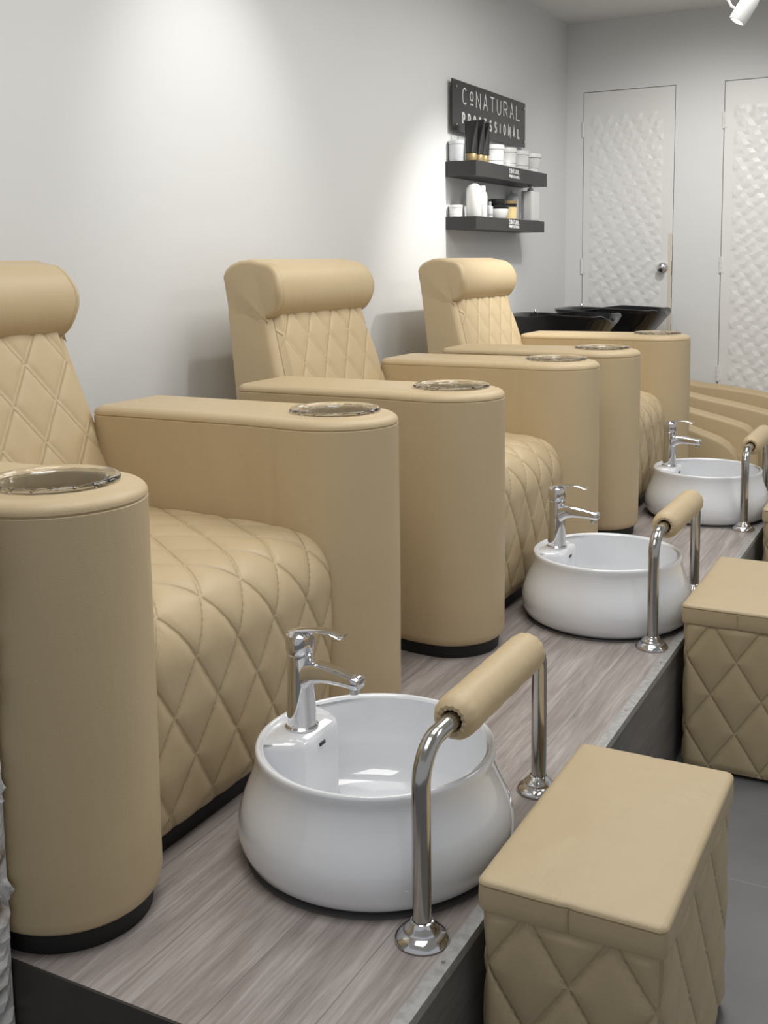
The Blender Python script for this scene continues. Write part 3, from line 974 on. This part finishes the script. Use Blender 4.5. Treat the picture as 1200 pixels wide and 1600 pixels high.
make_shampoo('low tan shampoo chair further back beneath the doors, its arms cut by the right edge', 6.47, 6.86,
             [(-1.75, PZ+0.44), (-1.337, PZ+0.322), (-1.1, PZ+0.278), (-0.90, PZ+0.235), (-0.70, PZ+0.17), (-0.62, PZ+0.08), (-0.60, 0.06)],
             [(-1.80, PZ+0.46), (-1.44, PZ+0.352), (-1.2, PZ+0.325), (-0.975, PZ+0.292), (-0.72, PZ+0.23), (-0.62, PZ+0.13), (-0.60, 0.06)],
             -2.215, 0.822, 0.675, 'black glossy shampoo bowl with pointed lip standing in front of the white door')

# ------------------------------------------------------------------ lettering in strokes
def A_(cx, cy, rx, ry, a0, a1, n=14): return [(cx+rx*cos(radians(a0+(a1-a0)*i/n)), cy+ry*sin(radians(a0+(a1-a0)*i/n))) for i in range(n+1)]
GL = {'C': [A_(.5, .5, .5, .5, 50, 310, 20)], 'O': [A_(.5, .5, .5, .5, 0, 360, 26)],
      'N': [[(0, 0), (0, 1), (1, 0), (1, 1)]], 'A': [[(0, 0), (.5, 1), (1, 0)], [(.18, .33), (.82, .33)]],
      'T': [[(0, 1), (1, 1)], [(.5, 1), (.5, 0)]], 'U': [[(0, 1), (0, .4)]+A_(.5, .4, .5, .4, 180, 360)+[(1, 1)]],
      'R': [[(0, 0), (0, 1), (.5, 1)]+A_(.5, .74, .5, .26, 90, -90)+[(0, .48)], [(.45, .48), (1, 0)]],
      'L': [[(0, 1), (0, 0), (1, 0)]], 'P': [[(0, 0), (0, 1), (.5, 1)]+A_(.5, .73, .5, .27, 90, -90)+[(0, .46)]],
      'F': [[(0, 0), (0, 1), (1, 1)], [(0, .52), (.8, .52)]], 'E': [[(1, 1), (0, 1), (0, 0), (1, 0)], [(0, .52), (.8, .52)]],
      'S': [A_(.5, .75, .45, .25, 30, 270, 12)+A_(.5, .25, .45, .25, 90, -150, 12)], 'I': [[(.5, 0), (.5, 1)]]}
def stroke(pts, w, x):
    """one mitred ribbon, 1.2 mm thick"""
    P = [Vector(p) for p in pts]
    P = [P[0]]+[b for a, b in zip(P, P[1:]) if (b-a).length > 1e-6]
    loop = (P[0]-P[-1]).length < 1e-5
    if loop: P = P[:-1]
    n = len(P); V = []
    for i in range(n):
        d0 = (P[i]-P[i-1]).normalized() if (i > 0 or loop) else None
        d1 = (P[(i+1) % n]-P[i]).normalized() if (i < n-1 or loop) else None
        d0 = d0 or d1; d1 = d1 or d0
        n0 = Vector((-d0.y, d0.x)); n1 = Vector((-d1.y, d1.x))
        m = n0+n1
        m = m.normalized() if m.length > 1e-4 else n0
        k = min(2.4, 1/max(0.2, m.dot(n0)))*w/2
        for q, xx in ((P[i]+m*k, x), (P[i]-m*k, x), (P[i]-m*k, x+.0012), (P[i]+m*k, x+.0012)):
            V.append(Vector((xx, q.x, q.y)))
    F = []
    for i in range(n if loop else n-1):
        a, b = 4*i, 4*((i+1) % n)
        F += [(a+t, a+(t+1) % 4, b+(t+1) % 4, b+t) for t in range(4)]
    if not loop: F += [(0, 1, 2, 3), (4*n-1, 4*n-2, 4*n-3, 4*n-4)]
    return V, F
def word(txt, y0, y1, z0, h, w, x, cw, small=None):
    """txt between y0 and y1; cw = letter width relative to h"""
    n = len(txt); W = [cw*h*(0.5 if c == 'I' else (0.72 if c == 'o' else 1)) for c in txt]
    gap = ((y1-y0)-sum(W))/(n-1)
    y = y0; ds = []; out = []
    for c, ww in zip(txt, W):
        if c == 'o':
            for s in GL['O']: ds.append(stroke([(y+px*ww, z0+h*0.34+pz*h*0.56) for px, pz in s], w, x))
            ds.append(stroke([(y, z0+h*0.10), (y+ww, z0+h*0.10)], w, x))
        else:
            for k, s in enumerate(GL[c]): ds.append(stroke([(y+px*ww, z0+pz*h) for px, pz in s], w, x+0.0004*k))
        y += ww+gap
        out.append(merge(*ds)); ds = []
    return out if small else merge(*out)

sign = thing('wall_sign', 'black acrylic sign with white lettering mounted above the shelves', 'sign', (XW, 5.64, PZ+1.75))
SX = XW+0.022
so = (-XW, -5.64, -(PZ+1.75))
obj('panel', move(box(SX, SX+0.006, 5.118, 6.165, PZ+1.757, PZ+2.011), so), SIGNBLACK, sign, smooth=False)
for g in word('CoNATURAL', 5.245, 6.070, PZ+1.902, 0.078, 0.0075, SX+0.0062, 0.70, True)+word('PROFESSIONAL', 5.245, 6.066, PZ+1.803, 0.050, 0.0125, SX+0.0062, 0.50, True):
    obj('letter', move(g, so), LETTER, sign, smooth=False)
for yy, zz in ((5.165, 1.978), (5.165, 1.790), (6.14, 1.978), (6.14, 1.790)):
    sd = xf(lathe([(0.0, 0.033), (0.006, 0.033), (0.007, 0.031), (0.007, 0.0285), (0.005, 0.028), (0.005, 0.0)], 16), lambda v: Vector((v.z, v.x, v.y)))
    obj('standoff_screw', move(sd, (0, yy-5.64, zz-1.75)), STEEL, sign)

def make_shelf(lab, z0, z1, y0, y1):
    o = thing('wall_shelf', lab, 'shelf', (XW, (y0+y1)/2, PZ+z0), 0, 'black wall shelves')
    L = (y1-y0)/2
    obj('board', box(0.0005, 0.167, -L, L, 0, z1-z0), SHELFBLACK, o, smooth=False)
    yc = 5.625-(y0+y1)/2; h = (z1-z0)
    for q_ in (word('CONATURAL', yc-0.075, yc+0.075, h*0.56, 0.021, 0.0035, 0.1672, 0.62), word('PROFESSIONAL', yc-0.075, yc+0.075, h*0.25, 0.012, 0.004, 0.1672, 0.5)):
        obj('lettering', q_, LETTER, o, smooth=False)
    return o
make_shelf('upper black wall shelf carrying white jars and black tubes', 1.525, 1.600, 5.09, 6.155)
make_shelf('lower black wall shelf carrying bottles and a black-lidded jar', 1.262, 1.324, 5.09, 6.115)
ZU, ZL = PZ+1.600, PZ+1.324

# four white jars
def jar(lab, x, y, z, r, h, grp=None, taper=1.0):
    t = thing('jar', lab, 'jar', (x, y, z), 0, grp)
    obj('body', lathe([(0, 0), (r*.90*taper, 0), (r*.93*taper, .004), (r*.93*taper, h*.18), (r*.91*taper, h*.20), (r*.96, h*.76), (0, h*.76)], 32), WHITEPL, t)
    obj('lid', lathe([(r, h*.78), (r*1.0, h*.79), (r*1.0, h*.96), (r*.96, h), (0, h)], 32), WHITEPL, t)
    obj('label_line', lathe([(r*.915*taper+.0012, h*.225), (r*.915*taper+.0014, h*.245)], 32), GREYPL, t)
    return t
jl = ['first white jar beside the black tubes on the upper shelf', 'second white jar from the black tubes on the upper shelf', 'third white jar from the black tubes on the upper shelf', 'last white tapered jar at the far end of the upper shelf']
for k, y in enumerate((5.48, 5.665, 5.86, 6.06)):
    jar(jl[k], XW+0.095, y, ZU, 0.066, 0.108, 'white jars on the upper shelf', 1.0 if k < 3 else 0.82)
# black tubes standing on gold caps
tl = ['black squeeze tube with gold cap, left one of the three on the upper shelf', 'black squeeze tube with gold cap, middle one of the three on the upper shelf', 'black squeeze tube with gold cap next to the white jars']
for k, (y, x, h) in enumerate(((5.155, 0.115, 0.20), (5.235, 0.12, 0.212), (5.315, 0.115, 0.205))):
    t = thing('squeeze_tube', tl[k], 'tube', (XW+x, y, ZU), 0, 'black squeeze tubes')
    obj('cap', lathe([(0, 0), (0.026, 0), (0.027, 0.004), (0.027, 0.036), (0.024, 0.040), (0, 0.040)], 24), GOLD, t)
    rings = []
    for i in range(9):
        f = i/8; z = 0.040+(h-0.040)*f
        ry = 0.028*(1-f)+0.003*f; rx = 0.030+0.006*f
        rings.append([Vector((rx*cos(2*pi*j/28), ry*sin(2*pi*j/28), z)) for j in range(28)])
    b = obj('body', loft(rings, True, True, True), TUBEBLK, t)
    
# frosted pots at the near end
pt = thing('frosted_pot', 'frosted plastic canister at the near end of the upper shelf', 'container', (XW+0.042, 5.138, ZU))
obj('body', lathe([(0, 0), (0.038, 0), (0.040, 0.004), (0.040, 0.085), (0, 0.085)], 28), FROST, pt)
obj('lid', lathe([(0.042, 0.086), (0.042, 0.102), (0.038, 0.106), (0, 0.106)], 28), FROST, pt)
pt = jar('low white tub at the near end of the lower shelf', XW+0.040, 5.130, ZL, 0.036, 0.060)
# lower shelf
def bottle(lab, x, y, z, prof, capprof, mat, capmat, band=None, sc=(1, 1)):
    t = thing('bottle', lab, 'bottle', (x, y, z))
    obj('body', xf(lathe(prof, 32), lambda v: Vector((v.x*sc[0], v.y*sc[1], v.z))), mat, t)
    if capprof: obj('cap', lathe(capprof, 24), capmat, t)
    if band:
        r, z0, z1, m = band
        obj('label', xf(lathe([(r, z0), (r, z1)], 32), lambda v: Vector((v.x*sc[0], v.y*sc[1], v.z))), m, t)
    return t
bottle('tall white bottle with a rounded dome top on the lower shelf', XW+0.122, 5.170, ZL,
       [(0, 0), (0.036, 0), (0.039, 0.004), (0.039, 0.126), (0.037, 0.142), (0.030, 0.156), (0.018, 0.165), (0, 0.168)], None, WHITEPL, None)
bottle('slim white bottle with an amber label behind the domed bottle', XW+0.062, 5.290, ZL,
       [(0, 0), (0.026, 0), (0.027, .003), (0.027, 0.10), (0.020, 0.112), (0.012, 0.116), (0, 0.116)], [(0.0125, 0.116), (0.0125, 0.135), (0, 0.136)], WHITEPL, FROST, (0.0275, 0.05, 0.095, AMBER))
bottle('white bottle with a narrow neck right of the domed bottle', XW+0.118, 5.285, ZL,
       [(0, 0), (0.026, 0), (0.028, .004), (0.028, 0.115), (0.024, 0.128), (0.016, 0.134), (0, 0.134)], [(0.019, 0.134), (0.019, 0.158), (0.016, 0.161), (0, 0.161)], WHITEPL, WHITEPL, None)
bottle('tiny frosted vial between the white bottle and the jar', XW+0.125, 5.372, ZL,
       [(0, 0), (0.017, 0), (0.018, .003), (0.018, 0.058), (0.010, 0.064), (0, 0.064)], [(0.0105, 0.064), (0.0105, 0.085), (0, 0.086)], FROST, GREYPL, (0.0184, 0.012, 0.024, GREYPL))
t = thing('cream_jar', 'white cream jar with a black lid on the lower shelf', 'jar', (XW+0.105, 5.515, ZL))
obj('body', lathe([(0, 0), (0.050, 0), (0.056, 0.006), (0.066, 0.046), (0.066, 0.052), (0, 0.052)], 36), WHITEPL, t)
obj('lid', lathe([(0.068, 0.053), (0.069, 0.055), (0.069, 0.068), (0.062, 0.071), (0.0, 0.071)], 36), TUBEBLK, t)
t = thing('lidded_pot', 'black round pot stacked on the black-lidded cream jar', 'jar', (XW+0.105, 5.530, ZL+0.0715))
obj('body', lathe([(0, 0), (0.046, 0), (0.048, 0.003), (0.048, 0.018), (0.0, 0.018)], 32), TUBEBLK, t)
obj('lid', lathe([(0.0485, 0.0185), (0.0485, 0.031), (0.046, 0.033), (0, 0.033)], 32), TUBEBLK, t)
t = thing('gold_jar', 'gold jar with a black lid beside the cream jar', 'jar', (XW+0.128, 5.650, ZL))
obj('body', lathe([(0, 0), (0.036, 0), (0.040, 0.004), (0.041, 0.066), (0, 0.066)], 32), simple('pale_gold', (0.72, 0.56, 0.28), 0.4), t)
obj('lid', lathe([(0.042, 0.067), (0.042, 0.080), (0, 0.081)], 32), TUBEBLK, t)
obj('gold_band', lathe([(0.0425, 0.084), (0.0425, 0.098), (0.040, 0.100), (0, 0.100), (0, 0.081), (0.0425, 0.082)], 32), GOLD, t)
# pump bottle, large
t = thing('pump_bottle', 'large white bottle with a grey pump cap at the far end of the lower shelf', 'bottle', (XW+0.110, 6.035, ZL))
obj('body', rblock(-0.038, 0.038, -0.062, 0.062, 0, 0.172, 0.018, 0.010), WHITEPL, t)
obj('side_print', box(-0.026, -0.016, -0.0632, -0.0625, 0.015, 0.155), GREYPL, t, smooth=False)
obj('pump_cap', merge(lathe([(0, 0.172), (0.018, 0.172), (0.018, 0.188), (0.008, 0.190), (0.008, 0.198), (0, 0.198)], 20), move(box(-0.012, 0.012, -0.016, 0.030, 0.196, 0.204, 0.003), (0, 0, 0))), FROST, t)
bottle('pale frosted bottle close to the wall, left of the large pump bottle', XW+0.040, 5.935, ZL,
       [(0, 0), (0.032, 0), (0.034, .004), (0.034, 0.13), (0.026, 0.150), (0.013, 0.158), (0, 0.158)], [(0.013, 0.158), (0.013, 0.175), (0, 0.176)], FROST, FROST, None)

# ------------------------------------------------------------------ track spot lamp at the ceiling
lp = thing('spot_lamp', 'white ceiling spotlight with a lit lens at the top right', 'lamp', (-0.878, 5.0, PZ+2.115))
ax = Vector((0.35, 0.10, 0.60)).normalized()
q = ax.to_track_quat('Z', 'Y').to_matrix()
hd = lathe([(0.028, -0.006), (0.036, -0.006), (0.038, 0.0), (0.038, 0.09), (0.034, 0.11), (0.020, 0.122), (0, 0.124)], 32)
obj('head', xf(hd, lambda v: q @ v), LAMPWHITE, lp)
obj('lens', xf(lathe([(0, -0.010), (0.016, -0.009), (0.026, -0.004), (0.029, 0.002), (0.029, 0.01)], 28), lambda v: q @ v), LENS, lp)
top = q @ Vector((0, 0, 0.06))
obj('arm', tube([top+Vector((-0.036, 0, -0.004)), top+Vector((-0.06, 0, 0.012)), top+Vector((-0.085, 0, 0.06)), top+Vector((-0.085, 0, 0.14)), Vector((top.x-0.085, top.y, ZC-PZ-2.115))], 0.006, 10), LAMPWHITE, lp)
obj('canopy', move(box(top.x-0.125, top.x-0.045, -0.06, 0.06, ZC-PZ-2.115-0.03, ZC-PZ-2.115, 0.008), (0, 0, 0)), LAMPWHITE, lp)
